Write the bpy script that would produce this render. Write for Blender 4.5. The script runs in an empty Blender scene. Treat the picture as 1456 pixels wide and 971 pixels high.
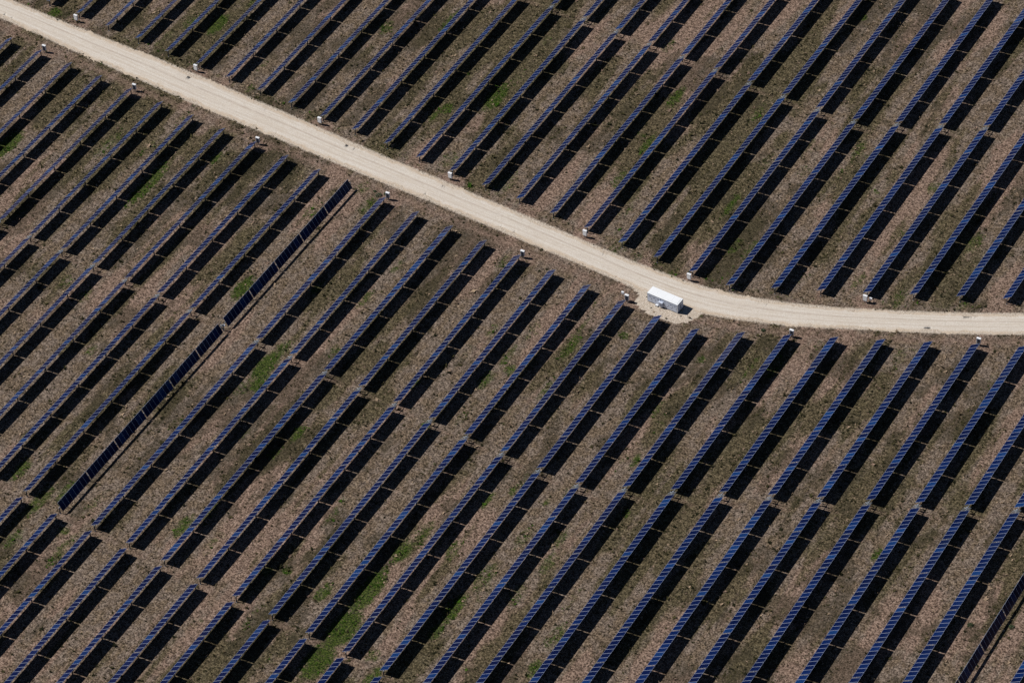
import bpy, bmesh, math, random
import numpy as np
from mathutils import Matrix, Vector, Euler

R = math.radians
random.seed(7)
rng = np.random.default_rng(11)
scene = bpy.context.scene
COL = scene.collection

# ------------------------------------------------------------------ measures
PITCH = 7.4224          # spacing of the tracker rows (m)
OFFX = -2.363           # where row 0 stands
TUBE_H = 1.42           # height of the module plane at the pivot
CHORD = 1.92
TILT = R(34.2)
TILT_ODD = R(-62.6)
MP = 1.0075             # module pitch along the tube
BAY_GAP = 0.19
SUN_AZ, SUN_EL = R(16.7), R(49.5)

# ------------------------------------------------------------------ helpers
def link(o, parent=None):
    COL.objects.link(o)
    if parent is not None:
        o.parent = parent
    return o

def tag(o, label, cat, group=None, kind=None):
    if label: o['label'] = label
    if cat: o['category'] = cat
    if group: o['group'] = group
    if kind: o['kind'] = kind
    return o

def empty(name, loc, rz=0.0):
    o = bpy.data.objects.new(name, None)
    o.location = loc
    o.rotation_euler = (0, 0, rz)
    o.empty_display_size = 0.5
    return link(o)

class MB:
    def __init__(self):
        self.v, self.f, self.m = [], [], []
    def box(self, c, s, mi=0, M=None, skip=()):
        x, y, z = c; a, b, d = s[0] / 2, s[1] / 2, s[2] / 2
        n = len(self.v)
        pts = [(x - a, y - b, z - d), (x + a, y - b, z - d), (x + a, y + b, z - d), (x - a, y + b, z - d),
               (x - a, y - b, z + d), (x + a, y - b, z + d), (x + a, y + b, z + d), (x - a, y + b, z + d)]
        if M is not None:
            pts = [tuple(M @ Vector(p)) for p in pts]
        self.v += pts
        F = {'b': (0, 3, 2, 1), 't': (4, 5, 6, 7), 's': (0, 1, 5, 4), 'e': (1, 2, 6, 5), 'n': (2, 3, 7, 6), 'w': (3, 0, 4, 7)}
        for k, q in F.items():
            if k in skip: continue
            self.f.append(tuple(n + i for i in q)); self.m.append(mi)
        return self
    def tube(self, p, q, r, mi=0, k=8, r2=None):
        p, q = Vector(p), Vector(q); r2 = r if r2 is None else r2
        d = (q - p).normalized()
        a = d.orthogonal().normalized(); b = d.cross(a)
        n = len(self.v)
        for c, rr in ((p, r), (q, r2)):
            for i in range(k):
                t = 2 * math.pi * i / k
                self.v.append(tuple(c + (a * math.cos(t) + b * math.sin(t)) * rr))
        for i in range(k):
            j = (i + 1) % k
            self.f.append((n + i, n + j, n + k + j, n + k + i)); self.m.append(mi)
        self.f.append(tuple(n + i for i in reversed(range(k)))); self.m.append(mi)
        self.f.append(tuple(n + k + i for i in range(k))); self.m.append(mi)
        return self
    def mesh(self, name, mats):
        me = bpy.data.meshes.new(name)
        me.from_pydata(self.v, [], self.f)
        for m in (mats if isinstance(mats, (list, tuple)) else [mats]):
            me.materials.append(m)
        me.polygons.foreach_set('material_index', self.m)
        me.update()
        return me
    def build(self, name, mats, parent=None, loc=(0, 0, 0)):
        o = bpy.data.objects.new(name, self.mesh(name, mats))
        o.location = loc
        return link(o, parent)

class NT:
    """small helper around a node tree"""
    def __init__(self, name):
        self.mat = bpy.data.materials.new(name)
        self.mat.use_nodes = True
        self.t = self.mat.node_tree
        self.t.nodes.clear()
        self.out = self.t.nodes.new('ShaderNodeOutputMaterial')
        self.b = self.t.nodes.new('ShaderNodeBsdfPrincipled')
        self.t.links.new(self.b.outputs[0], self.out.inputs[0])
    def n(self, typ, **kw):
        x = self.t.nodes.new(typ)
        for k, v in kw.items(): setattr(x, k, v)
        return x
    def set(self, node, sock, val):
        s = node.inputs[sock]
        if isinstance(val, bpy.types.NodeSocket): self.t.links.new(val, s)
        elif isinstance(val, bpy.types.Node): self.t.links.new(val.outputs[0], s)
        else: s.default_value = val
    def math(self, op, a, b=0.0, clamp=False):
        m = self.n('ShaderNodeMath', operation=op, use_clamp=clamp)
        self.set(m, 0, a); self.set(m, 1, b)
        return m.outputs[0]
    def noise(self, vec, scale, detail=3, rough=.55, dist=0.0):
        x = self.n('ShaderNodeTexNoise')
        self.set(x, 'Vector', vec); self.set(x, 'Scale', scale); self.set(x, 'Detail', detail)
        self.set(x, 'Roughness', rough); self.set(x, 'Distortion', dist)
        return x.outputs['Fac']
    def ramp(self, fac, stops, interp='LINEAR'):
        r = self.n('ShaderNodeValToRGB')
        r.color_ramp.interpolation = interp
        el = r.color_ramp.elements
        while len(el) < len(stops): el.new(.5)
        for e, (p, c) in zip(el, stops):
            e.position = p
            e.color = (*c, 1) if not isinstance(c, (int, float)) else (c, c, c, 1)
        self.set(r, 'Fac', fac)
        return r.outputs['Color']
    def mix(self, fac, a, b, mode='MIX'):
        m = self.n('ShaderNodeMix', data_type='RGBA', blend_type=mode)
        self.set(m, 0, fac)
        for i, c in ((6, a), (7, b)):
            self.set(m, i, (*c, 1) if isinstance(c, tuple) and len(c) == 3 else c)
        return m.outputs[2]
    def scaled(self, vec, s, rz=0.0):
        m = self.n('ShaderNodeMapping')
        self.set(m, 'Vector', vec)
        m.inputs['Scale'].default_value = s
        m.inputs['Rotation'].default_value = (0, 0, rz)
        return m.outputs[0]

def simple(name, col, rough=.5, metal=0.0, var=.12, scale=6.0, spec=.5):
    q = NT(name)
    tc = q.n('ShaderNodeTexCoord')
    nz = q.noise(tc.outputs['Object'], scale, 4)
    c = q.ramp(nz, [(.3, tuple(v * (1 - var) for v in col)), (.7, tuple(min(1, v * (1 + var)) for v in col))])
    q.set(q.b, 'Base Color', c)
    q.set(q.b, 'Roughness', rough); q.set(q.b, 'Metallic', metal)
    q.b.inputs['Specular IOR Level'].default_value = spec
    return q.mat

# ------------------------------------------------------------------ materials
def glass_mat(name='solar_cells', flat=False):
    q = NT(name)
    oi = q.n('ShaderNodeObjectInfo')
    tc = q.n('ShaderNodeTexCoord')
    sp = q.n('ShaderNodeSeparateXYZ'); q.set(sp, 0, tc.outputs['Object'])
    # cell grid 6 x 12, thin dark gaps and a faint noise variation of the blue
    def grid(ax, n, size, w):
        a = q.math('MULTIPLY', q.math('ADD', sp.outputs[ax], size / 2), n / size)
        fr = q.math('FRACT', a)
        return q.math('LESS_THAN', q.math('ABSOLUTE', q.math('SUBTRACT', fr, .5)), .5 - w)
    g = q.math('MULTIPLY', grid(0, 12, CHORD - .07, .02), grid(1, 6, .93, .02))
    base = q.ramp(oi.outputs['Random'], [(0, (.0012, .0044, .032)), (.6, (.0017, .0072, .048)), (.85, (.003, .0145, .076)), (1, (.007, .036, .13))])
    nz = q.noise(tc.outputs['Object'], 3.0, 2)
    base = q.mix(q.ramp(nz, [(.35, 0.0), (.7, .3)]), base, (.004, .013, .065))
    col = q.mix(g, (.002, .003, .010), base)
    q.set(q.b, 'Base Color', col)
    q.set(q.b, 'Roughness', .16)
    q.b.inputs['Specular IOR Level'].default_value = .12
    return q.mat

M_GLASS = glass_mat()
M_FRAME = simple('aluminium_frame', (.31, .36, .48), .45, .2, .06)
M_BACK = simple('module_backsheet', (.25, .25, .26), .6)
M_STEEL = simple('galvanised_steel', (.30, .33, .37), .5, .55, .15, 3)
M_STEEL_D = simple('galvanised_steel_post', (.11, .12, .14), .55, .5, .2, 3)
M_WHITE = simple('white_painted_steel', (.70, .72, .75), .42, 0, .03, 2)
M_ROOF = simple('white_roof_coating', (.74, .77, .80), .55, 0, .03, 1.2)
M_SIDE = simple('pale_grey_painted_steel', (.52, .58, .70), .45, 0, .05, 1.5)
M_SEAM = simple('seam_paint_and_gap_shade', (.17, .19, .25), .6)
M_DARK = simple('dark_vent_grille', (.03, .035, .045), .6)
M_NAVY = simple('dark_blue_grey_panel', (.03, .04, .07), .5)
M_CONC = simple('concrete_footing', (.36, .33, .29), .9)
M_LEAF = simple('shrub_leaf', (.035, .055, .018), .7, 0, .4, 9)
M_TWIG = simple('shrub_twig', (.09, .065, .045), .9)

def ground_mat():
    q = NT('dry_pasture_soil')
    geo = q.n('ShaderNodeNewGeometry')
    P = geo.outputs['Position']
    at = q.n('ShaderNodeAttribute', attribute_name='mask')
    sep = q.n('ShaderNodeSeparateColor'); q.set(sep, 0, at.outputs['Color'])
    green, gravel, bare = sep.outputs[0], sep.outputs[1], sep.outputs[2]
    big = q.noise(P, .045, 3, .6)
    mid = q.noise(P, .35, 4, .6)
    streak = q.noise(q.scaled(P, (1.3, .22, 1)), .6, 4, .6)
    fine = q.math('ADD', q.math('MULTIPLY', q.noise(P, 3.2, 3, .7), .62), q.math('MULTIPLY', q.noise(P, 1.35, 3, .7), .38))
    vfine = q.noise(P, 9.0, 2, .6)
    soil = q.ramp(fine, [(.41, (.042, .027, .020)), (.5, (.215, .143, .110)), (.59, (.43, .305, .24))])
    straw = q.ramp(fine, [(.41, (.020, .015, .009)), (.5, (.126, .092, .063)), (.60, (.31, .235, .165))])
    olive = q.ramp(fine, [(.41, (.010, .010, .004)), (.505, (.062, .053, .025)), (.60, (.18, .15, .082))])
    # wide patches of olive, bare pinkish and darker weedy ground
    tat = q.n('ShaderNodeAttribute', attribute_name='tone')
    ts = q.n('ShaderNodeSeparateColor'); q.set(ts, 0, tat.outputs['Color'])
    rough_n = q.math('MULTIPLY', q.math('SUBTRACT', q.noise(P, .9, 5, .7), .5), 1.5)
    def soft(k, amt):
        return q.math('MULTIPLY', q.ramp(q.math('ADD', ts.outputs[k], rough_n), [(.25, 0.0), (.75, 1.0)]), amt)
    grey = q.ramp(fine, [(.41, (.036, .029, .024)), (.5, (.168, .130, .105)), (.60, (.35, .285, .235))])
    c = q.mix(q.ramp(q.math('ADD', mid, q.math('MULTIPLY', streak, .6)), [(.72, 0.0), (.88, .8)]), straw, grey)
    c = q.mix(soft(1, .75), c, soil)
    c = q.mix(soft(0, .85), c, olive)
    c = q.mix(soft(2, .55), c, (.032, .028, .016))
    # reddish bare soil near the cabinets and service gaps
    bm = q.math('SUBTRACT', q.math('ADD', bare, q.math('MULTIPLY', q.noise(P, 1.3, 4, .6), .6)), .45)
    redsoil = q.ramp(fine, [(.40, (.09, .058, .044)), (.51, (.235, .158, .122)), (.62, (.38, .275, .22))])
    c = q.mix(q.ramp(bm, [(.02, 0.0), (.35, .8)]), c, redsoil)
    # green growth
    gm = q.math('SUBTRACT', q.math('ADD', q.math('MULTIPLY', green, .62), q.math('MULTIPLY', q.noise(P, 1.1, 6, .75), 1.5)), .93)
    grn = q.ramp(q.noise(P, 3.2, 4, .7), [(.40, (.006, .014, .002)), (.50, (.026, .052, .004)), (.60, (.085, .118, .018))])
    gfac = q.math('MULTIPLY', q.ramp(gm, [(.02, 0.0), (.34, .95)]), q.math('GREATER_THAN', green, .01))
    c = q.mix(gfac, c, grn)
    # gravel spilled from the road and on the pad
    gv = q.math('SUBTRACT', q.math('ADD', gravel, q.math('MULTIPLY', q.noise(P, 2.2, 5, .7), .7)), .62)
    gcol = q.ramp(fine, [(.38, (.42, .345, .27)), (.52, (.58, .505, .42)), (.64, (.66, .60, .52))])
    c = q.mix(q.ramp(gv, [(.0, 0.0), (.28, 1.0)]), c, gcol)
    # small dark plants and pale stones
    vo = q.n('ShaderNodeTexVoronoi'); q.set(vo, 'Vector', P); q.set(vo, 'Scale', 1.25)
    spot = q.math('LESS_THAN', vo.outputs['Distance'], .17)
    spc = q.math('MULTIPLY', spot, q.ramp(mid, [(.38, .0), (.62, .85)]))
    spc = q.math('MULTIPLY', spc, q.math('SUBTRACT', 1.0, q.ramp(gv, [(.0, 0.0), (.2, 1.0)])))
    c = q.mix(spc, c, (.022, .022, .012))
    c = q.mix(q.ramp(vfine, [(.35, .6), (.5, 0.0)]), c, (.028, .022, .016))
    c = q.mix(q.ramp(vfine, [(.58, 0.0), (.74, .3)]), c, (.36, .285, .215))
    q.set(q.b, 'Base Color', c)
    q.set(q.b, 'Roughness', .95)
    q.b.inputs['Specular IOR Level'].default_value = .1
    bp = q.n('ShaderNodeBump'); bp.inputs['Strength'].default_value = 1.0; bp.inputs['Distance'].default_value = .24
    q.set(bp, 'Height', q.math('ADD', fine, q.math('MULTIPLY', vfine, .35)))
    q.set(q.b, 'Normal', bp.outputs[0])
    return q.mat

def road_mat():
    q = NT('pale_caliche_gravel')
    geo = q.n('ShaderNodeNewGeometry'); P = geo.outputs['Position']
    uv = q.n('ShaderNodeUVMap', uv_map='UVMap')
    sp = q.n('ShaderNodeSeparateXYZ'); q.set(sp, 0, uv.outputs[0])
    u, v = sp.outputs[0], sp.outputs[1]
    fine = q.noise(P, 5.0, 4, .65)
    mid = q.noise(P, .5, 4, .6)
    long_ = q.noise(q.scaled(uv.outputs[0], (.10, 14.0, 1)), 1.0, 5, .6)
    c = q.ramp(fine, [(.33, (.43, .39, .34)), (.5, (.56, .52, .465)), (.66, (.64, .605, .555))])
    c = q.mix(q.ramp(mid, [(.4, .0), (.65, .4)]), c, (.56, .505, .435))
    c = q.mix(q.ramp(long_, [(.42, .42), (.55, 0.0)]), c, (.45, .385, .315))
    wob = q.math('MULTIPLY', q.math('SUBTRACT', q.noise(q.scaled(uv.outputs[0], (.035, 0, 0)), 1.0, 1), .5), .12)
    vw = q.math('ADD', v, wob)
    def line(pos, w, s):
        d = q.math('ABSOLUTE', q.math('SUBTRACT', vw, pos))
        k = q.ramp(d, [(0.0, s), (w, 0.0)])
        return q.math('MULTIPLY', k, q.ramp(q.noise(q.scaled(uv.outputs[0], (.35, 8, 1)), 1.0, 4, .7), [(.3, .2), (.6, 1.0)]))
    c = q.mix(line(.60, .06, .8), c, (.36, .30, .25))
    c = q.mix(line(.30, .07, .6), c, (.42, .36, .30))
    c = q.mix(line(.78, .04, .35), c, (.42, .36, .30))
    blot = q.noise(q.scaled(P, (1, 1, 1)), 1.4, 5, .7)
    c = q.mix(q.ramp(blot, [(.56, 0.0), (.72, .55)]), c, (.42, .36, .29))
    c = q.mix(q.ramp(q.noise(P, 9.0, 3, .7), [(.62, 0.0), (.72, .5)]), c, (.22, .18, .14))
    c = q.mix(line(.47, .10, .22), c, (.40, .34, .27))
    # looser, sandier shoulders
    sh = q.math('ABSOLUTE', q.math('SUBTRACT', v, .5))
    c = q.mix(q.ramp(q.math('ADD', sh, q.math('MULTIPLY', q.math('SUBTRACT', mid, .5), .2)), [(.36, 0.0), (.47, .75)]), c, q.ramp(fine, [(.32, (.30, .225, .16)), (.65, (.53, .43, .32))]))
    q.set(q.b, 'Base Color', c)
    q.set(q.b, 'Roughness', .95); q.b.inputs['Specular IOR Level'].default_value = .1
    bp = q.n('ShaderNodeBump'); bp.inputs['Strength'].default_value = .5; bp.inputs['Distance'].default_value = .04
    q.set(bp, 'Height', q.math('ADD', fine, q.math('MULTIPLY', long_, .8)))
    q.set(q.b, 'Normal', bp.outputs[0])
    return q.mat

# ------------------------------------------------------------------ layout data (metres)
UP = [(-150, 23.5), (-125, 22.6), (-99.0, 21.9), (-87.9, 21.3), (-80.8, 20.9), (-67.8, 20.3), (-56.8, 20.0), (-45.7, 19.3), (-35.3, 18.5), (-25.5, 17.8), (-17.1, 17.1), (-8.0, 16.3), (1.1, 15.6), (10.4, 15.1), (18.7, 14.4), (26.7, 13.9), (34.7, 13.4), (43.6, 12.7), (51.9, 12.1), (58.8, 11.9), (63.7, 11.9), (69.6, 12.3), (74.8, 13.2), (83.0, 15.4), (91.0, 18.3), (98.7, 21.5), (106.2, 24.9), (113.6, 28.4), (120.2, 31.8), (127.2, 35.1), (150, 46), (175, 58)]
LO = [(-150, 18.5), (-125, 17.8), (-98, 17.2), (-91.1, 16.9), (-82.1, 16.2), (-74.4, 15.4), (-64.8, 14.6), (-53.5, 13.7), (-42.8, 12.8), (-31.4, 12.1), (-18.7, 11.4), (-7.5, 10.7), (3.3, 10.1), (13.8, 9.7), (26.0, 8.9), (33.8, 8.4), (41.3, 8.0), (49.0, 7.5), (55.5, 6.9), (61.5, 6.5), (66.4, 6.4), (71.3, 6.9), (75.4, 7.8), (79.6, 9.1), (85.4, 11.0), (93.0, 14.2), (100.6, 17.5), (108.2, 20.8), (115.6, 24.3), (122.1, 27.6), (129.0, 31.1), (152, 42), (177, 54)]
PAD = [(53.7, 8.0), (56.5, 6.3), (58.2, 5.0), (58.3, 3.3), (59.9, 2.3), (62.7, 1.7), (65.3, 1.6), (67.7, 2.0), (69.3, 3.1), (69.9, 4.7), (70.6, 6.3), (73.3, 8.4), (62.2, 11.3)]
SCAB = [(-76.5, 11.7), (-54.1, 10.1), (-24.5, 8.0), (5.3, 6.1), (35.1, 4.0), (57.2, 2.6), (86.9, 8.1), (116.4, 21.1)]
NCAB = [(-76.4, 22.4), (-46.8, 20.5), (-17.2, 18.4), (12.7, 16.3), (42.4, 14.1), (64.4, 12.7), (94.4, 22.0)]
GREEN = [(-66.7, -13.3, 8, 3, 1), (-36.7, -10.5, 13, 2.6, 0.9), (-49.7, -4.6, 9, 2.5, 0.5), (-51.1, 34.2, 6, 2.5, 1), (-56.4, 32.7, 5, 2, 0.6), (-5.5, -25.7, 6, 2.4, 1), (9.0, -40.2, 7, 3, 1), (9.5, -35.6, 5, 2.5, 0.7), (8.3, -46.5, 5, 2, 0.5), (-21.1, 48.2, 4, 2, 0.7), (1.7, 33.0, 3, 2, 0.9), (8.2, 40.2, 8, 3, 0.9), (53.1, -66.3, 5, 2.4, 0.9), (52.8, -76.0, 10, 3, 1), (53.5, -84.7, 8, 4, 1), (53.3, -92.3, 8, 4, 0.9), (54.0, -61.4, 7, 2.2, 0.6), (67.0, -72.8, 7, 2.2, 0.95), (68.0, -64.5, 7, 2.4, 0.6), (66.9, -78.2, 4, 2, 0.8), (46.3, -79.8, 4.5, 2, 0.8), (-5.4, -2.6, 5, 2.4, 0.5), (3.3, 2.9, 5, 3, 0.6), (-0.6, 6.7, 4, 2.5, 0.5), (74.5, -65.4, 6, 2, 0.5), (69.3, -54.2, 5, 2, 0.5), (84.6, -70.2, 6, 2.5, 0.6), (84.9, -77.5, 4, 2, 0.8), (-14.4, -80.6, 5, 2, 0.9), (-4.3, -81.2, 6, 2.4, 0.7), (-7.4, -85.1, 8, 2.4, 0.7), (-6.1, -93.9, 5, 2, 0.6), (87.8, -0.2, 7, 2.5, 0.5), (41.4, -39.7, 2, 1.5, 0.9), (45.9, -35.4, 3, 1.5, 0.5), (62.3, -45.7, 2, 1.3, 0.8), (23.0, -51.2, 4, 1.8, 0.8), (22.0, -57.3, 3, 1.5, 0.7), (76.6, -20.3, 5, 2, 0.3), (104.8, 44.6, 6, 2.2, 0.6), (30.0, 68.1, 5, 2, 0.5), (59.5, 92.3, 2, 1.2, 0.9), (-82.0, 22.7, 3, 2, 0.9), (70.9, -41.7, 4, 2, 0.4), (38.5, -78.7, 2, 1.5, 0.8), (35.6, -80.2, 2, 1.5, 0.7), (34.5, -31.8, 3, 1.5, 0.7), (6.3, -19.6, 4, 1.5, 0.7), (15.6, -17.9, 5, 1.5, 0.7), (16.3, -8.3, 4, 1.5, 0.6), (44.8, -25.5, 5, 2, 0.7), (-53.4, -27.4, 4, 2, 0.4), (-29.8, -40.4, 4, 2, 0.6), (-34.9, -39.3, 4, 2, 0.5), (17.8, -31.8, 3, 2, 0.5), (-20.5, -51.3, 3, 1.5, 0.6), (10.5, -44.3, 5, 2, 0.9), (20.1, -73.8, 6, 2, 0.5), (87.3, -25.0, 5, 2, 0.4), (22.3, 20.2, 6, 3, 0.5), (9.8, 20.8, 5, 3, 0.5), (48.9, 14.7, 6, 2.5, 0.5), (60.7, 11.5, 5, 2, 0.5), (99.4, 25.5, 5, 2, 0.5), (109.8, 29.5, 5, 2, 0.5), (57.0, -7.4, 5, 2, 0.4), (46.3, -11.0, 6, 2, 0.4), (45.5, 23.5, 6, 2, 0.4), (116.0, 7.8, 5, 2, 0.4), (91.7, -80.4, 5, 2, 0.7), (74.5, -51.5, 5, 2, 0.6), (75.6, -57.0, 6, 2, 0.6), (81.6, -41.6, 2, 1.2, 0.8), (39.7, -14.4, 4, 1.5, 0.5)]

_gr = random.Random(23)
for _k in range(120):
    _r = _gr.choice([-9, -8, -7, -6, -5, -4, -2, -1, 0, 1, 2, 3, 4, 5, 6, 7, 7, 8, 8, 9, 9, 10, 10, 11, 12, 14, 16])
    _x = _r * PITCH + OFFX + _gr.uniform(2.4, 6.0); _y = _gr.uniform(-118, 60)
    GREEN.append((_x, _y, _gr.uniform(1.5, 8), _gr.uniform(.9, 2.2), _gr.choice([.3, .35, .4, .45, .6, .8])))
S_NORTH = {-11: 10.85, -10: 10.5, -9: 10.05, -8: 9.53, -7: 9.07, -6: 8.5, -5: 8.0, -4: 7.45, -3: 7.0, -2: 6.53, -1: 5.97, 0: 5.5, 1: 4.93, 2: 4.45, 3: 3.99, 4: 3.47, 5: 3.0, 6: 2.5, 7: 2.0, 8: 1.4, 9: .93, 10: 1.0, 11: 3.9, 12: 7.1, 13: 10.3, 14: 13.5, 15: 16.75, 16: 20.0, 17: 23.2, 18: 26.5, 19: 29.75, 20: 33.0, 21: 36.2}
N_SOUTH = {-11: 24.4, -10: 23.95, -9: 23.4, -8: 22.9, -7: 22.3, -6: 21.88, -5: 21.27, -4: 20.78, -3: 20.3, -2: 19.8, -1: 19.3, 0: 18.74, 1: 18.2, 2: 17.71, 3: 17.17, 4: 16.8, 5: 16.2, 6: 15.64, 7: 15.1, 8: 14.65, 9: 14.2, 10: 14.1, 11: 17.1, 12: 20.3, 13: 23.5, 14: 26.85, 15: 30.09, 16: 33.3}
B_NORTH = {-2: -86.4, -1: -86.9, 0: -87.25, 1: -87.7, 2: -88.2, 3: -88.7, 4: -89.2, 5: -89.65, 6: -90.1, 7: -90.65, 8: -91.2, 9: -91.7}
TRACKER_LEN = 90.65
rowx = lambda i: i * PITCH + OFFX

def vnoise(x, y, sx, sy, seed, octv=3):
    # smooth value noise in metres, octaves halve the cell size; about 0..1
    r = np.random.default_rng(seed); tab = r.random((256, 256)); out = np.zeros(np.shape(x)); amp, tot = 1.0, 0.0
    for o in range(octv):
        u, v = np.asarray(x) / sx * 2 ** o + 17.3 * o + 500, np.asarray(y) / sy * 2 ** o + 31.7 * o + 500
        i, j = np.floor(u).astype(int), np.floor(v).astype(int); fu, fv = u - i, v - j
        fu, fv = fu * fu * (3 - 2 * fu), fv * fv * (3 - 2 * fv)
        a, b = tab[i % 256, j % 256], tab[(i + 1) % 256, j % 256]
        c, d = tab[i % 256, (j + 1) % 256], tab[(i + 1) % 256, (j + 1) % 256]
        out += amp * ((a * (1 - fu) + b * fu) * (1 - fv) + (c * (1 - fu) + d * fu) * fv); tot += amp; amp *= .6
    return out / tot
def sstep(a, b, x):
    t = np.clip((x - a) / (b - a), 0, 1); return t * t * (3 - 2 * t)
def tones(x, y):
    st = vnoise(x, y, 1.6, 26, 5, 2)
    olive = sstep(.47, .64, .55 * vnoise(x, y, 6, 17, 1) + .25 * st + .2 * vnoise(x, y, 45, 45, 9, 2))
    bare = sstep(.47, .62, .6 * vnoise(x, y, 5, 19, 2) + .2 * st + .2 * vnoise(x, y, 38, 38, 8, 2))
    dark = sstep(.50, .68, .6 * vnoise(x, y, 3.2, 6, 3) + .4 * vnoise(x, y, 22, 30, 4, 2))
    return olive, bare, dark

def interp(poly, x):
    return np.interp(x, [p[0] for p in poly], [p[1] for p in poly])

# ------------------------------------------------------------------ ground sheet
def axis(lo, hi, step, far):
    core = np.arange(lo, hi + step / 2, step)
    return np.concatenate([[-far, -far * .4, lo - 60], core, [hi + 60, far * .4, far]])
xs = axis(-130, 190, .5, 3000.0)
ys = axis(-160, 140, .5, 3000.0)
X, Y = np.meshgrid(xs, ys, indexing='ij')
nx, ny = X.shape
verts = np.stack([X, Y, np.zeros_like(X)], -1).reshape(-1, 3)
idx = np.arange(nx * ny).reshape(nx, ny)
faces = np.stack([idx[:-1, :-1], idx[1:, :-1], idx[1:, 1:], idx[:-1, 1:]], -1).reshape(-1, 4)
me = bpy.data.meshes.new('ground')
me.vertices.add(len(verts)); me.vertices.foreach_set('co', verts.ravel())
me.loops.add(faces.size); me.loops.foreach_set('vertex_index', faces.ravel().astype(np.int32))
me.polygons.add(len(faces)); me.polygons.foreach_set('loop_start', np.arange(0, faces.size, 4, dtype=np.int32))
me.update()

def masks(x, y):
    g = np.zeros_like(x); gr = np.zeros_like(x); ba = np.zeros_like(x)
    for (cx, cy, L, W, s) in GREEN:
        d = ((x - cx) / (W * .62)) ** 2 + ((y - cy) / (L * .58)) ** 2
        g = np.maximum(g, s * np.clip(1.35 - d * .9, 0, 1))
    # pixels between the two road edges
    yu, yl = interp(UP, x), interp(LO, x)
    dist = np.maximum(yl - y, y - yu)
    gr = np.maximum(gr, np.clip(.66 - dist / 1.7, 0, 1))
    # reddish disturbed soil along the south verge
    ba = np.maximum(ba, .42 * np.clip(1 - np.abs((y - yl) + 2.4) / 2.6, 0, 1))
    # olive verge north of the road
    g = np.maximum(g, .30 * np.clip(1 - np.abs((y - yu) - 2.2) / 1.8, 0, 1))
    # pad
    def inside(poly):
        c = np.zeros(x.shape, bool); n = len(poly)
        for i in range(n):
            (x1, y1), (x2, y2) = poly[i], poly[(i + 1) % n]
            t = ((y1 > y) != (y2 > y))
            with np.errstate(divide='ignore', invalid='ignore'):
                c ^= t & (x < (x2 - x1) * (y - y1) / (y2 - y1 + 1e-12) + x1)
        return c
    gr = np.maximum(gr, (.62 + .35 * (vnoise(x, y, 2.2, 2.2, 77) - .5)) * inside(PAD))
    for (cx, cy) in SCAB + NCAB:
        d = np.hypot((x - cx - .3) / 2.4, (y - cy) / 1.7)
        ba = np.maximum(ba, .72 * np.clip(1.5 - d, 0, 1))
    # service gaps between trackers
    for r, yn in S_NORTH.items():
        cx = rowx(r)
        d = np.hypot((x - cx - 1.5) / 4.0, (y - (yn - TRACKER_LEN - .9)) / 1.3)
        ba = np.maximum(ba, .33 * np.clip(1.4 - d, 0, 1))
        d = np.hypot((x - cx - 1.5) / 4.2, (y - (yn - 41.9)) / .9)
        ba = np.maximum(ba, .30 * np.clip(1.4 - d, 0, 1))
    for r, ysn in N_SOUTH.items():
        cx = rowx(r)
        d = np.hypot((x - cx - 1.5) / 4.2, (y - (ysn + TRACKER_LEN - 41.9)) / .9)
        ba = np.maximum(ba, .30 * np.clip(1.4 - d, 0, 1))
    return g, gr, ba
g_, gr_, ba_ = masks(verts[:, 0], verts[:, 1])
colr = np.stack([g_, gr_, ba_, np.ones_like(g_)], -1).astype(np.float32)
at = me.attributes.new('mask', 'FLOAT_COLOR', 'POINT')
at.data.foreach_set('color', colr.ravel())
tn = np.stack([*tones(verts[:, 0], verts[:, 1]), np.ones_like(g_)], -1).astype(np.float32)
at2 = me.attributes.new('tone', 'FLOAT_COLOR', 'POINT')
at2.data.foreach_set('color', tn.ravel())
me.materials.append(ground_mat())
ground = link(bpy.data.objects.new('ground', me))
ground['kind'] = 'structure'

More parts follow.
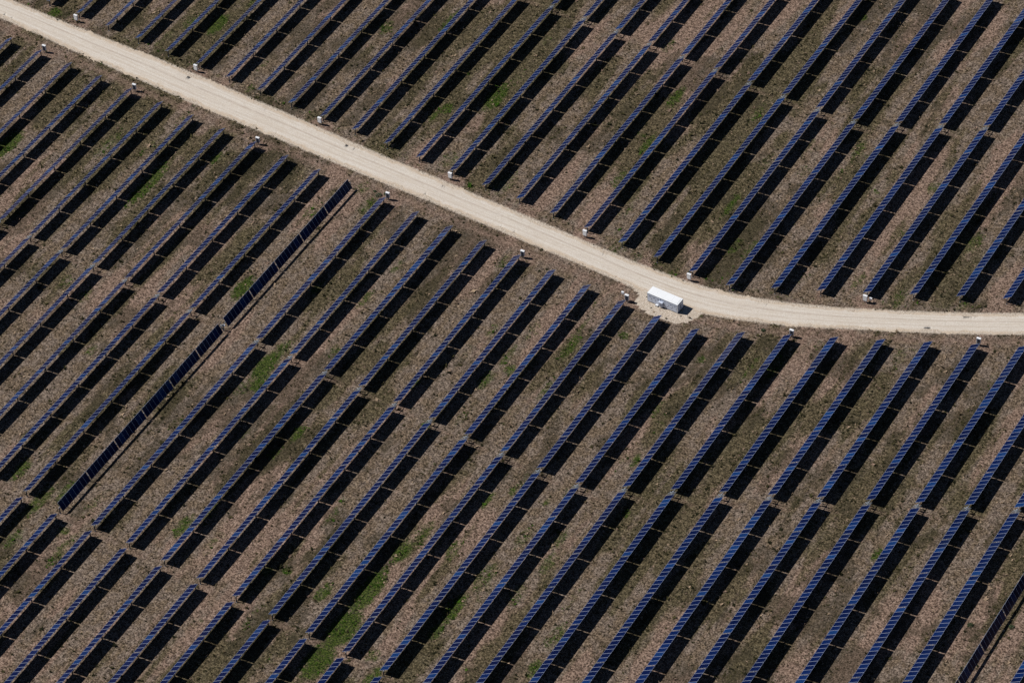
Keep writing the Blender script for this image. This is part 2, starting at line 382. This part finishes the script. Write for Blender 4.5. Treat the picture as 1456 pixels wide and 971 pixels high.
# ------------------------------------------------------------------ gravel road
def road():
    n = 2600
    t = np.linspace(0, 1, n)
    def resample(poly):
        p = np.array(poly, float)
        d = np.concatenate([[0], np.cumsum(np.hypot(*np.diff(p, axis=0).T))])
        # smooth corners
        s = np.linspace(0, d[-1], n)
        x = np.interp(s, d, p[:, 0]); y = np.interp(s, d, p[:, 1])
        k = np.hanning(61); k /= k.sum()
        xp = np.convolve(np.pad(x, 30, 'edge'), k, 'valid'); yp = np.convolve(np.pad(y, 30, 'edge'), k, 'valid')
        return np.stack([xp, yp], -1), s
    up, s = resample(UP); lo, _ = resample(LO)
    def rag(a):
        w = rng.normal(size=n)
        out = np.zeros(n)
        for width, amp in ((3, .16), (9, .22), (41, .30)):
            k = np.hanning(width + 2); k /= np.sqrt((k ** 2).sum())
            out += amp * np.convolve(rng.normal(size=n), k, 'same') * .95
        return out * a
    d = up - lo; w = np.hypot(d[:, 0], d[:, 1])[:, None]; d /= w
    cross = np.array([0, .14, .32, .5, .68, .86, 1.0])
    V = (lo[:, None, :] * (1 - cross)[None, :, None] + up[:, None, :] * cross[None, :, None])
    V[:, 0] += d * (rag(.8)[:, None]); V[:, -1] += d * (rag(.8)[:, None])
    crown = .004 + .05 * (1 - (2 * cross - 1) ** 2)
    Z = np.broadcast_to(crown, V.shape[:2])
    P = np.concatenate([V, Z[..., None]], -1).reshape(-1, 3)
    id_ = np.arange(n * 7).reshape(n, 7)
    F = np.stack([id_[:-1, :-1], id_[1:, :-1], id_[1:, 1:], id_[:-1, 1:]], -1).reshape(-1, 4)
    m = bpy.data.meshes.new('gravel_road')
    m.vertices.add(len(P)); m.vertices.foreach_set('co', P.ravel())
    m.loops.add(F.size); m.loops.foreach_set('vertex_index', F.ravel().astype(np.int32))
    m.polygons.add(len(F)); m.polygons.foreach_set('loop_start', np.arange(0, F.size, 4, dtype=np.int32))
    m.update()
    uv = m.uv_layers.new(name='UVMap')
    vi = F.ravel()
    uvs = np.stack([s[vi // 7], cross[vi % 7]], -1)
    uv.data.foreach_set('uv', uvs.ravel())
    m.polygons.foreach_set('use_smooth', [True] * len(m.polygons))
    m.materials.append(road_mat())
    o = link(bpy.data.objects.new('gravel_road', m)); o['kind'] = 'structure'
road()

# ------------------------------------------------------------------ low tufts of grass (uncountable)
def grass():
    # only where the photograph looks (a quadrilateral with some margin)
    Q = np.array([(-112, 22), (84, 128), (176, -46), (8, -140)], float)
    N = 210000
    x = rng.uniform(-112, 176, N * 2); y = rng.uniform(-140, 128, N * 2)
    ins = np.ones(len(x), bool)
    for i in range(4):
        a, b = Q[i], Q[(i + 1) % 4]
        ins &= ((b[0] - a[0]) * (y - a[1]) - (b[1] - a[1]) * (x - a[0])) < 0
    yu, yl = interp(UP, x), interp(LO, x)
    onroad = (y < yu + .1) & (y > yl - .1)
    g, gr, ba = masks(x, y)
    ol, br, dk = tones(x, y)
    cl = vnoise(x, y, 1.3, 1.6, 21, 3)
    dens = (.16 + .55 * ol + .35 * dk + .45 * g - .22 * br - .5 * gr - .25 * ba) * sstep(.36, .62, cl) * 1.7 + .07
    keep = ins & ~onroad & (rng.uniform(size=len(x)) < np.clip(dens, .03, 1)) & (gr < .7)
    ol, br, dk = ol[keep], br[keep], dk[keep]
    x, y, g = x[keep], y[keep], g[keep]
    n = len(x)
    B = 5
    r0 = rng.gamma(2.2, .055, n) + .035 + .05 * g
    h0 = r0 * rng.uniform(.35, .95, n)
    ang = rng.uniform(0, 2 * np.pi, (n, B)) ; rr = r0[:, None] * rng.uniform(.5, 1.2, (n, B)); hh = h0[:, None] * rng.uniform(.5, 1.3, (n, B))
    w = rr * rng.uniform(.35, .7, (n, B))
    ca, sa = np.cos(ang), np.sin(ang)
    cx, cy = x[:, None], y[:, None]
    V = np.empty((n, B, 3, 3))
    V[:, :, 0] = np.stack([cx - ca * rr * .35 - sa * w, cy - sa * rr * .35 + ca * w, np.zeros_like(rr) - .01], -1)
    V[:, :, 1] = np.stack([cx - ca * rr * .35 + sa * w, cy - sa * rr * .35 - ca * w, np.zeros_like(rr) - .01], -1)
    V[:, :, 2] = np.stack([cx + ca * rr, cy + sa * rr, hh], -1)
    V = V.reshape(-1, 3)
    m = bpy.data.meshes.new('grass')
    m.vertices.add(len(V)); m.vertices.foreach_set('co', V.ravel())
    k = n * B * 3
    m.loops.add(k); m.loops.foreach_set('vertex_index', np.arange(k, dtype=np.int32))
    m.polygons.add(n * B); m.polygons.foreach_set('loop_start', np.arange(0, k, 3, dtype=np.int32))
    m.update()
    pal = np.array([(.27, .20, .138), (.10, .077, .046), (.042, .038, .016), (.014, .015, .006), (.20, .14, .105)])
    pi = rng.choice(5, n, p=[.22, .24, .24, .20, .10])
    sw = (rng.uniform(size=n) < .55 * ol + .3 * dk) & (pi != 2); pi[sw] = rng.choice([2, 3], sw.sum())
    c = pal[pi] * rng.uniform(.7, 1.3, (n, 1))
    gg = (rng.uniform(size=n) < g * .75)
    c[gg] = np.array([(.024, .056, .004)]) * rng.uniform(.5, 1.7, (gg.sum(), 1))
    c = np.repeat(np.concatenate([c, np.ones((n, 1))], 1), B * 3, axis=0).astype(np.float32)
    a = m.attributes.new('tint', 'FLOAT_COLOR', 'POINT'); a.data.foreach_set('color', c.ravel())
    q = NT('dry_grass')
    an = q.n('ShaderNodeAttribute', attribute_name='tint')
    q.set(q.b, 'Base Color', an.outputs['Color']); q.set(q.b, 'Roughness', .9)
    q.b.inputs['Specular IOR Level'].default_value = .1
    m.materials.append(q.mat)
    o = link(bpy.data.objects.new('grass', m)); o['kind'] = 'stuff'
    o['label'] = 'low dry grass and weeds between the panel rows'; o['category'] = 'grass'
    print('tufts', n)
grass()

# ------------------------------------------------------------------ tracker parts (shared meshes)
def module_mesh():
    m = MB(); t = .036; W, L = CHORD, 1.001; fr = .027
    # frame ring (top), sides, bottom, recessed glass
    m.box((0, 0, -t / 2), (W, L, t), 1, skip=('t',))
    n = len(m.v)
    o = [(-W / 2, -L / 2), (W / 2, -L / 2), (W / 2, L / 2), (-W / 2, L / 2)]
    i_ = [(-W / 2 + fr, -L / 2 + fr), (W / 2 - fr, -L / 2 + fr), (W / 2 - fr, L / 2 - fr), (-W / 2 + fr, L / 2 - fr)]
    m.v += [(x, y, 0) for x, y in o] + [(x, y, 0) for x, y in i_] + [(x, y, -.005) for x, y in i_]
    for k in range(4):
        j = (k + 1) % 4
        m.f.append((n + k, n + j, n + 4 + j, n + 4 + k)); m.m.append(1)
        m.f.append((n + 4 + k, n + 4 + j, n + 8 + j, n + 8 + k)); m.m.append(1)
    m.f.append((n + 8, n + 9, n + 10, n + 11)); m.m.append(0)
    # junction box and backing underneath
    m.box((0.62, 0, -t - .012), (.12, .16, .024), 2)
    me = m.mesh('solar_panel', [M_GLASS, M_FRAME, M_BACK])
    return me
ME_MOD = module_mesh()

def tube_mesh(length):
    return MB().tube((0, 0, 0), (0, -length, 0), .066, 0, 10).mesh('torque_tube', [M_STEEL])
ME_TUBE = {}
def post_mesh():
    h = TUBE_H - .17
    m = MB()
    m.box((0, 0, h / 2 - .1), (.012, .10, h + .2), 0)              # web of the H section
    m.box((-.075, 0, h / 2 - .1), (.012, .13, h + .2), 0)
    m.box((.075, 0, h / 2 - .1), (.012, .13, h + .2), 0)
    m.tube((0, 0, .0), (0, 0, .02), .15, 0, 10, .12)              # soil heave / grout collar
    return m.mesh('support_post', [M_STEEL_D, M_CONC])
ME_POST = post_mesh()
def bearing_mesh():
    m = MB()
    m.box((0, 0, -.07), (.20, .07, .05), 0)
    m.tube((0, -.035, .045), (0, .035, .045), .10, 0, 10)
    return m.mesh('bearing', [M_STEEL])
ME_BEAR = bearing_mesh()
def drive_mesh():
    m = MB()
    m.tube((0, -.10, 0), (0, .10, 0), .20, 0, 14)
    m.tube((-.22, 0, -.16), (.22, 0, -.16), .085, 0, 10)
    m.box((0, 0, -.26), (.34, .26, .06), 0)
    return m.mesh('slew_drive', [M_STEEL])
ME_DRIVE = drive_mesh()
def motor_mesh():
    m = MB()
    m.tube((-.52, 0, -.16), (-.22, 0, -.16), .075, 0, 10)
    m.tube((-.58, 0, -.16), (-.52, 0, -.16), .05, 0, 8)
    return m.mesh('motor', [M_STEEL])
ME_MOTOR = motor_mesh()
def ctrl_mesh():
    m = MB()
    m.box((0, 0, 0), (.24, .14, .30), 0)
    m.box((0, 0, .16), (.27, .17, .02), 0)
    return m.mesh('control_box', [M_SIDE])
ME_CTRL = ctrl_mesh()
def rail_mesh():
    m = MB()
    m.box((0, 0, 0), (CHORD * .98, .075, .06), 0)
    m.box((0, 0, -.05), (.16, .10, .06), 0)
    return m.mesh('cross_rail', [M_STEEL])
ME_RAIL = rail_mesh()

def obj(name, me, parent, M):
    o = bpy.data.objects.new(name, me)
    COL.objects.link(o); o.parent = parent
    o.matrix_local = M
    return o

T = Matrix.Translation
def Ry(a): return Matrix.Rotation(a, 4, 'Y')

# camera (needed to leave out bays far outside the view)
CAM_F, CAM_LOC = 4.840237, Vector((276.8652, -370.6912, 416.6325))
def cam_matrix():
    rx, rz, ry = .7952135365, .5795475677, -.0705007406
    m = Matrix.Rotation(rz, 4, 'Z') @ Matrix.Rotation(rx, 4, 'X') @ Matrix.Rotation(ry, 4, 'Z')
    return T(CAM_LOC) @ m
CM = cam_matrix(); CMI = CM.inverted()
def in_view(x, y, margin=150):
    d = CMI @ Vector((x, y, 0))
    px = 728 + CAM_F * 1000 * d.x / -d.z; py = 485.5 - CAM_F * 1000 * d.y / -d.z
    return -margin < px < 1456 + margin and -margin < py < 971 + margin

NBAY, SBAY = [8, 8, 8, 8, 8], [7, 8, 8, 8, 8, 8]
DRIVE_GAP = 1.62

def tracker(row, y_north, label, group, odd=False):
    x = rowx(row)
    root = empty('solar_tracker', (x, y_north, 0))
    tag(root, label, 'solar tracker', group)
    base_tilt = TILT_ODD if odd else TILT + R(random.uniform(-1.0, 1.0))
    # each half: list of bays (y start, modules)
    y = 0.0; bays = []; posts = [(.16, 'end')]
    halves = []
    y0 = 0.0
    for k, n in enumerate(NBAY):
        bays.append((y, n, 0)); y -= n * MP
        if k < len(NBAY) - 1:
            posts.append((y - BAY_GAP / 2, 'mid')); y -= BAY_GAP
    halves.append((y0 + .30, y))
    drive_y = y - DRIVE_GAP * .5
    y -= DRIVE_GAP; y0 = y
    for k, n in enumerate(SBAY):
        bays.append((y, n, 1)); y -= n * MP
        if k < len(SBAY) - 1:
            posts.append((y - BAY_GAP / 2, 'mid')); y -= BAY_GAP
    y_end = y
    posts.append((y - .16, 'end'))
    # torque tube in one length through the drive
    length = .3 - y_end + .3
    key = round(length, 2)
    if key not in ME_TUBE: ME_TUBE[key] = tube_mesh(length)
    ca, sa = math.cos(base_tilt), math.sin(base_tilt)
    off = .115                                    # module plane above the tube axis
    tx, tz = sa * off, TUBE_H - ca * off
    tz = TUBE_H - ca * off
    px_ = sa * off
    obj('torque_tube', ME_TUBE[key], root, T((px_, .3, tz)))
    for (ys, n, half) in bays:
        if not in_view(x, y_north + ys - n * MP / 2): continue
        jit = R(random.gauss(0, .25))
        for i in range(n):
            c = ys - (i + .5) * MP
            a = -(base_tilt + jit + R(random.gauss(0, .18)))
            M = T((px_, c, tz)) @ Ry(a) @ T((0, 0, off))
            obj('solar_panel', ME_MOD, root, M)
    for (py_, kind) in posts:
        if not in_view(x, y_north + py_): continue
        p = obj('support_post', ME_POST, root, T((px_, py_, 0)))
        obj('bearing', ME_BEAR, p, T((0, 0, tz - .03)))
    if in_view(x, y_north + drive_y):
        p = obj('support_post', ME_POST, root, T((px_, drive_y, -.22)))
        d = obj('slew_drive', ME_DRIVE, root, T((px_, drive_y, tz)))
        obj('motor', ME_MOTOR, d, T((0, 0, 0)))
        for yy in (y0 + .62, y0 + .26):
            obj('cross_rail', ME_RAIL, root, T((px_, yy, tz)) @ Ry(-base_tilt) @ T((0, 0, off - .05)))
        obj('control_box', ME_CTRL, root, T((-.16, drive_y + .48, .80)))
    return root

ORD = ['first', 'second', 'third', 'fourth', 'fifth', 'sixth', 'seventh', 'eighth', 'ninth', 'tenth', 'eleventh', 'twelfth', 'thirteenth', 'fourteenth', 'fifteenth', 'sixteenth']
GS, GN, GB = 'solar trackers south of the gravel road', 'solar trackers north of the gravel road', 'solar trackers beyond the southern service gap'
S_CAB_ROWS = [-10, -7, -3, 1, 5, 8, 12, 16]
N_CAB_ROWS = [-10, -6, -2, 2, 6, 9, 13]

for r, yn in S_NORTH.items():
    odd = r in (0, 20)
    if r == 0: lab = 'near-black panel row tipped towards the viewer, its upper end by the road'
    elif r == 20: lab = 'near-black panel row tipped towards the viewer in the bottom right corner'
    elif r == 9: lab = 'blue panel row ending just below the white container, near its dark step'
    elif r < 0: lab = f'blue panel row below the road, {ORD[-r - 1]} to the left of the near-black tipped row'
    elif r < 9: lab = f'blue panel row below the road, {ORD[r - 1]} to the right of the near-black tipped row'
    elif r < 20: lab = f'blue panel row below the road, {ORD[r - 10]} to the right of the container row'
    else: lab = 'blue panel row just right of the near-black row in the bottom right corner'
    tracker(r, yn, lab, GS, odd)
for r, ysn in N_SOUTH.items():
    yn = ysn + TRACKER_LEN
    if r == 9: lab = 'blue panel row above the road with the cabinet nearest the white container'
    elif r < -2: lab = f'blue panel row above the road, {ORD[-3 - r]} left of the one with the third cabinet'
    elif r == -2: lab = 'blue panel row above the road with the third white cabinet from the left'
    elif r < 9: lab = f'blue panel row above the road, {ORD[8 - r]} left of the one facing the container'
    else: lab = f'blue panel row above the road, {ORD[r - 10]} right of the one facing the container'
    tracker(r, yn, lab, GN)
for r, yn in B_NORTH.items():
    k = 9 - r
    lab = 'blue panel row in the bottom left block, the rightmost and shortest seen' if k == 0 else f'blue panel row in the bottom left block, {ORD[k - 1]} left of its rightmost row'
    tracker(r, yn, lab, GB)

# ------------------------------------------------------------------ inverter cabinets
def cabinet(kind, x, y, label, group):
    root = empty('inverter_cabinet', (x, y, 0))
    tag(root, label, 'electrical cabinet', group)
    f = 1 if kind == 'S' else -1
    MB().box((-.26, .0, .80), (.07, .07, 1.9), 0).build('post', [M_STEEL], root)
    MB().box((.26, .0, .80), (.07, .07, 1.9), 0).build('post', [M_STEEL], root)
    MB().box((0, 0, .66), (.60, .04, .05), 0).box((0, 0, 1.45), (.60, .04, .05), 0).build('cross_bar', [M_STEEL], root)
    m = MB()
    yy = .17 * f
    m.box((0, yy, 1.16), (.72, .34, 1.10), 0)
    m.build('housing', [M_WHITE], root)
    MB().box((0, yy, 1.735), (.78, .42, .035), 0).build('sun_shade', [M_WHITE], root)
    if kind == 'S':
        MB().box((.03, -.05, 1.12), (.30, .10, 1.02), 0).box((.03, -.105, 1.12), (.06, .012, .9), 1).build('heat_sink', [M_NAVY, M_DARK], root)
    else:
        MB().box((0, yy - .135, 1.20), (.56, .012, .80), 0).box((.22, yy - .146, 1.18), (.03, .014, .12), 1).build('door', [M_SIDE, M_DARK], root)
        MB().box((.10, yy - .02, .56), (.34, .18, .16), 0).build('disconnect_box', [M_NAVY], root)
    MB().tube((-.12, yy, -.1), (-.12, yy, .66), .035, 0).tube((.04, yy, -.1), (.04, yy, .66), .035, 0).build('conduit', [M_STEEL_D], root)
    return root
for i, (x, y) in enumerate(SCAB):
    wh = ['first', 'second', 'third', 'fourth', 'fifth', 'sixth', 'seventh', 'eighth'][i]
    lab = {3: 'white cabinet just right of the near-black tipped row, below the road',
           5: 'white cabinet beside a thin pole, just left of the white container'}.get(i, f'white electrical cabinet with dark back at the lower road edge, {wh} from the left')
    cabinet('S', x, y, lab, 'cabinets along the lower road edge')
for i, (x, y) in enumerate(NCAB):
    wh = ['first', 'second', 'third', 'fourth', 'fifth', 'sixth', 'seventh'][i]
    lab = {6: 'white cabinet with a smaller white box beside it, above the road bend',
           5: 'white cabinet above the road, across from the white container'}.get(i, f'white electrical cabinet facing the viewer at the upper road edge, {wh} from the left')
    cabinet('N', x, y, lab, 'cabinets along the upper road edge')

# small white box on a pole (by the container) and the smaller box near the eastern cabinet
def pole_box(x, y, h, label, name):
    root = empty(name, (x, y, 0)); tag(root, label, 'pole box')
    MB().tube((0, 0, -.1), (0, 0, h), .045, 0).build('pole', [M_STEEL_D], root)
    MB().box((0, -.06, h - .12), (.42, .26, .40), 0).box((0, -.06, h + .095), (.48, .32, .03), 0).build('housing', [M_WHITE], root)
    return root
pole_box(56.35, 2.9, 1.95, 'small white box on a thin pole beside the cabinet near the container', 'pole_box')
pole_box(95.25, 22.35, 1.0, 'low white box on a short pole right of the cabinet above the bend', 'pole_box')

# ------------------------------------------------------------------ container
def container():
    L, W, H = 6.28, 1.92, 1.86
    root = empty('equipment_container', (63.48, 5.38, 0), R(-3.4))
    tag(root, 'long white flat-roofed equipment container on the gravel pad beside the road', 'container')
    z0 = .14
    body = MB(); body.box((0, 0, z0 + H / 2), (L - .06, W - .06, H), 0).build('body', [M_SIDE], root)
    MB().box((0, -.0, .07), (L - .3, W - .5, .14), 0).build('skid', [M_DARK], root)
    sk = MB()
    for x in (-2.9, -1.0, 1.0, 2.9): sk.box((x, 0, .05), (.3, W - .04, .11), 0)
    sk.build('footing', [M_CONC], root)
    r = MB(); r.box((0, 0, z0 + H + .035), (L, W, .07), 0)
    r.box((0, 0, z0 + H + .085), (L - .5, W - .5, .03), 0)
    roof = r.build('roof', [M_ROOF], root)
    sm = MB()
    for x in (-1.55, 0.05, 1.6): sm.box((x, 0, z0 + H + .104), (.05, W - .56, .006), 0)
    sm.build('roof_seam', [M_ROOF], roof)
    # doors of the long side towards the viewer (south) and their gaps
    xs_ = [-3.0, -2.15, -1.30, -.45, .55, 1.35, 2.15, 2.98]
    for k in range(7):
        a, b = xs_[k] + .02, xs_[k + 1] - .02
        if k == 3: continue
        d = MB().box(((a + b) / 2, -W / 2 + .018, z0 + H / 2 - .03), (b - a, .03, H - .20), 0)
        o = d.build('door', [M_SIDE], root)
        cx = (a + b) / 2
        MB().box((b - .12, -W / 2 - .008, z0 + H * .46), (.035, .03, .16), 0).build('handle', [M_DARK], o)
        if k in (0, 1, 2, 5, 6):
            v = MB().box((cx, -W / 2 - .004, z0 + H * .72), (.34, .016, .20), 0)
            v.build('vent', [M_SEAM], o)
        if k in (4, 5):
            MB().box((cx + .05, -W / 2 - .004, z0 + H * .30), (.22, .016, .18), 0).build('vent', [M_SEAM], o)
    for x in xs_[1:7]: MB().box((x, -W / 2 + .012, z0 + H / 2 - .03), (.036, .026, H - .22), 0).build('door_gap_shade', [M_SEAM], root)  # dark strips put in for the shadow in the gaps between doors
    MB().box((0, -W / 2 + .014, z0 + H - .07), (L - .2, .03, .05), 0).build('eaves_channel', [M_SEAM], root)
    # east end door pair
    for yy in (-.46, .46):
        o = MB().box((L / 2 - .018, yy, z0 + H / 2 - .03), (.03, .86, H - .2), 0).build('end_door', [M_SIDE], root)
        MB().box((L / 2 + .008, yy * .25, z0 + H * .5), (.03, .035, .9), 0).build('lock_rod', [M_SEAM], o)
    # air conditioner hung on the side, white box with a hood casting a dark shade
    ac = MB().box((-.22, -W / 2 - .17, z0 + .68), (.76, .34, .96), 0).box((-.22, -W / 2 - .18, z0 + 1.175), (.80, .38, .03), 0).build('air_conditioner', [M_SIDE], root)
    MB().box((-.16, -W / 2 - .35, z0 + .64), (.50, .016, .66), 0).build('grille', [M_SEAM], ac)
    MB().box((-1.05, -W / 2 - .20, .27), (.50, .36, .05), 0).box((-1.25, -W / 2 - .2, .12), (.05, .34, .24), 0).box((-.85, -W / 2 - .2, .12), (.05, .34, .24), 0).build('step', [M_WHITE], root)
    # corner posts
    for x in (-L / 2 + .05, L / 2 - .05):
        for y in (-W / 2 + .05, W / 2 - .05):
            MB().box((x, y, z0 + H / 2), (.10, .10, H), 0).build('corner_post', [M_WHITE], root)
container()

# ------------------------------------------------------------------ shrubs
def shrub(x, y, r, h, label):
    root = empty('shrub', (x, y, 0)); tag(root, label, 'shrub', 'shrubs among the panel rows')
    m = MB(); rr = random.Random(int(x * 10) + int(y * 7))
    for k in range(6):
        a = rr.uniform(0, 6.28); q = rr.uniform(.3, .8)
        m.tube((0, 0, -.03), (math.cos(a) * r * q, math.sin(a) * r * q, h * rr.uniform(.5, .9)), .018, 0, 5, .006)
    m.build('stem', [M_TWIG], root)
    f = MB()
    for k in range(260):
        a = rr.uniform(0, 6.28); t = rr.uniform(0, 1) ** .5; ph = rr.uniform(0, 1)
        c = Vector((math.cos(a) * r * t, math.sin(a) * r * t, .04 + h * (1 - t * .6) * ph))
        s = rr.uniform(.04, .10)
        E = Euler((rr.uniform(-1, 1), rr.uniform(-1, 1), rr.uniform(0, 6.28))).to_matrix()
        n = len(f.v)
        for p in ((-1, 0, 0), (0, -.55, 0), (1.1, 0, 0), (0, .55, 0)):
            f.v.append(tuple(c + E @ (Vector(p) * s)))
        f.f.append((n, n + 1, n + 2, n + 3)); f.m.append(0)
    f.build('foliage', [M_LEAF], root)
shrub(3.15, 6.35, .62, .55, 'dark green shrub near the cabinet right of the tipped row')
shrub(2.0, 7.0, .28, .25, 'tiny dark shrub just left of the larger shrub near the cabinet')
shrub(4.0, 7.3, .26, .22, 'tiny dark shrub just above the larger shrub near the cabinet')
shrub(147.9, -34.4, .45, .4, 'dark shrub below the tipped row in the bottom right corner')
shrub(142.0, -37.1, .50, .4, 'dark shrub on bare ground just left of the lower tipped row')
shrub(81.8, 7.4, .4, .3, 'low dark shrub on the soil verge right of the container pad')

# ------------------------------------------------------------------ light, sky, camera
w = bpy.data.worlds.new('World'); scene.world = w; w.use_nodes = True
nt = w.node_tree; nt.nodes.clear()
sky = nt.nodes.new('ShaderNodeTexSky'); sky.sky_type = 'NISHITA'; sky.sun_disc = False
sky.sun_elevation = SUN_EL; sky.sun_rotation = math.atan2(-math.cos(SUN_AZ), -math.sin(SUN_AZ)) % (2 * math.pi)
sky.altitude = 1200; sky.air_density = .6; sky.dust_density = .1; sky.ozone_density = 1.0
bg = nt.nodes.new('ShaderNodeBackground'); bg.inputs[1].default_value = .05
wo = nt.nodes.new('ShaderNodeOutputWorld')
nt.links.new(sky.outputs[0], bg.inputs[0]); nt.links.new(bg.outputs[0], wo.inputs[0])

sl = bpy.data.lights.new('sun', 'SUN'); sl.energy = 5.0; sl.angle = R(.5); sl.color = (1.0, .955, .90)
so = bpy.data.objects.new('sun', sl); COL.objects.link(so)
dvec = Vector((math.cos(SUN_EL) * math.cos(SUN_AZ), math.cos(SUN_EL) * math.sin(SUN_AZ), -math.sin(SUN_EL)))
so.rotation_euler = dvec.to_track_quat('-Z', 'Y').to_euler()
so.location = (0, 0, 60)

cd = bpy.data.cameras.new('camera'); cd.sensor_width = 36; cd.lens = 36 * CAM_F * 1000 / 1456
cd.clip_start = 1; cd.clip_end = 10000
co = bpy.data.objects.new('camera', cd); COL.objects.link(co)
co.matrix_world = CM
scene.camera = co

scene.render.engine = 'CYCLES'
scene.cycles.max_bounces = 4
scene.cycles.diffuse_bounces = 1
scene.cycles.use_denoising = False
scene.view_settings.view_transform = 'Standard'
scene.view_settings.look = 'None'
scene.view_settings.exposure = 0
scene.view_settings.gamma = 1
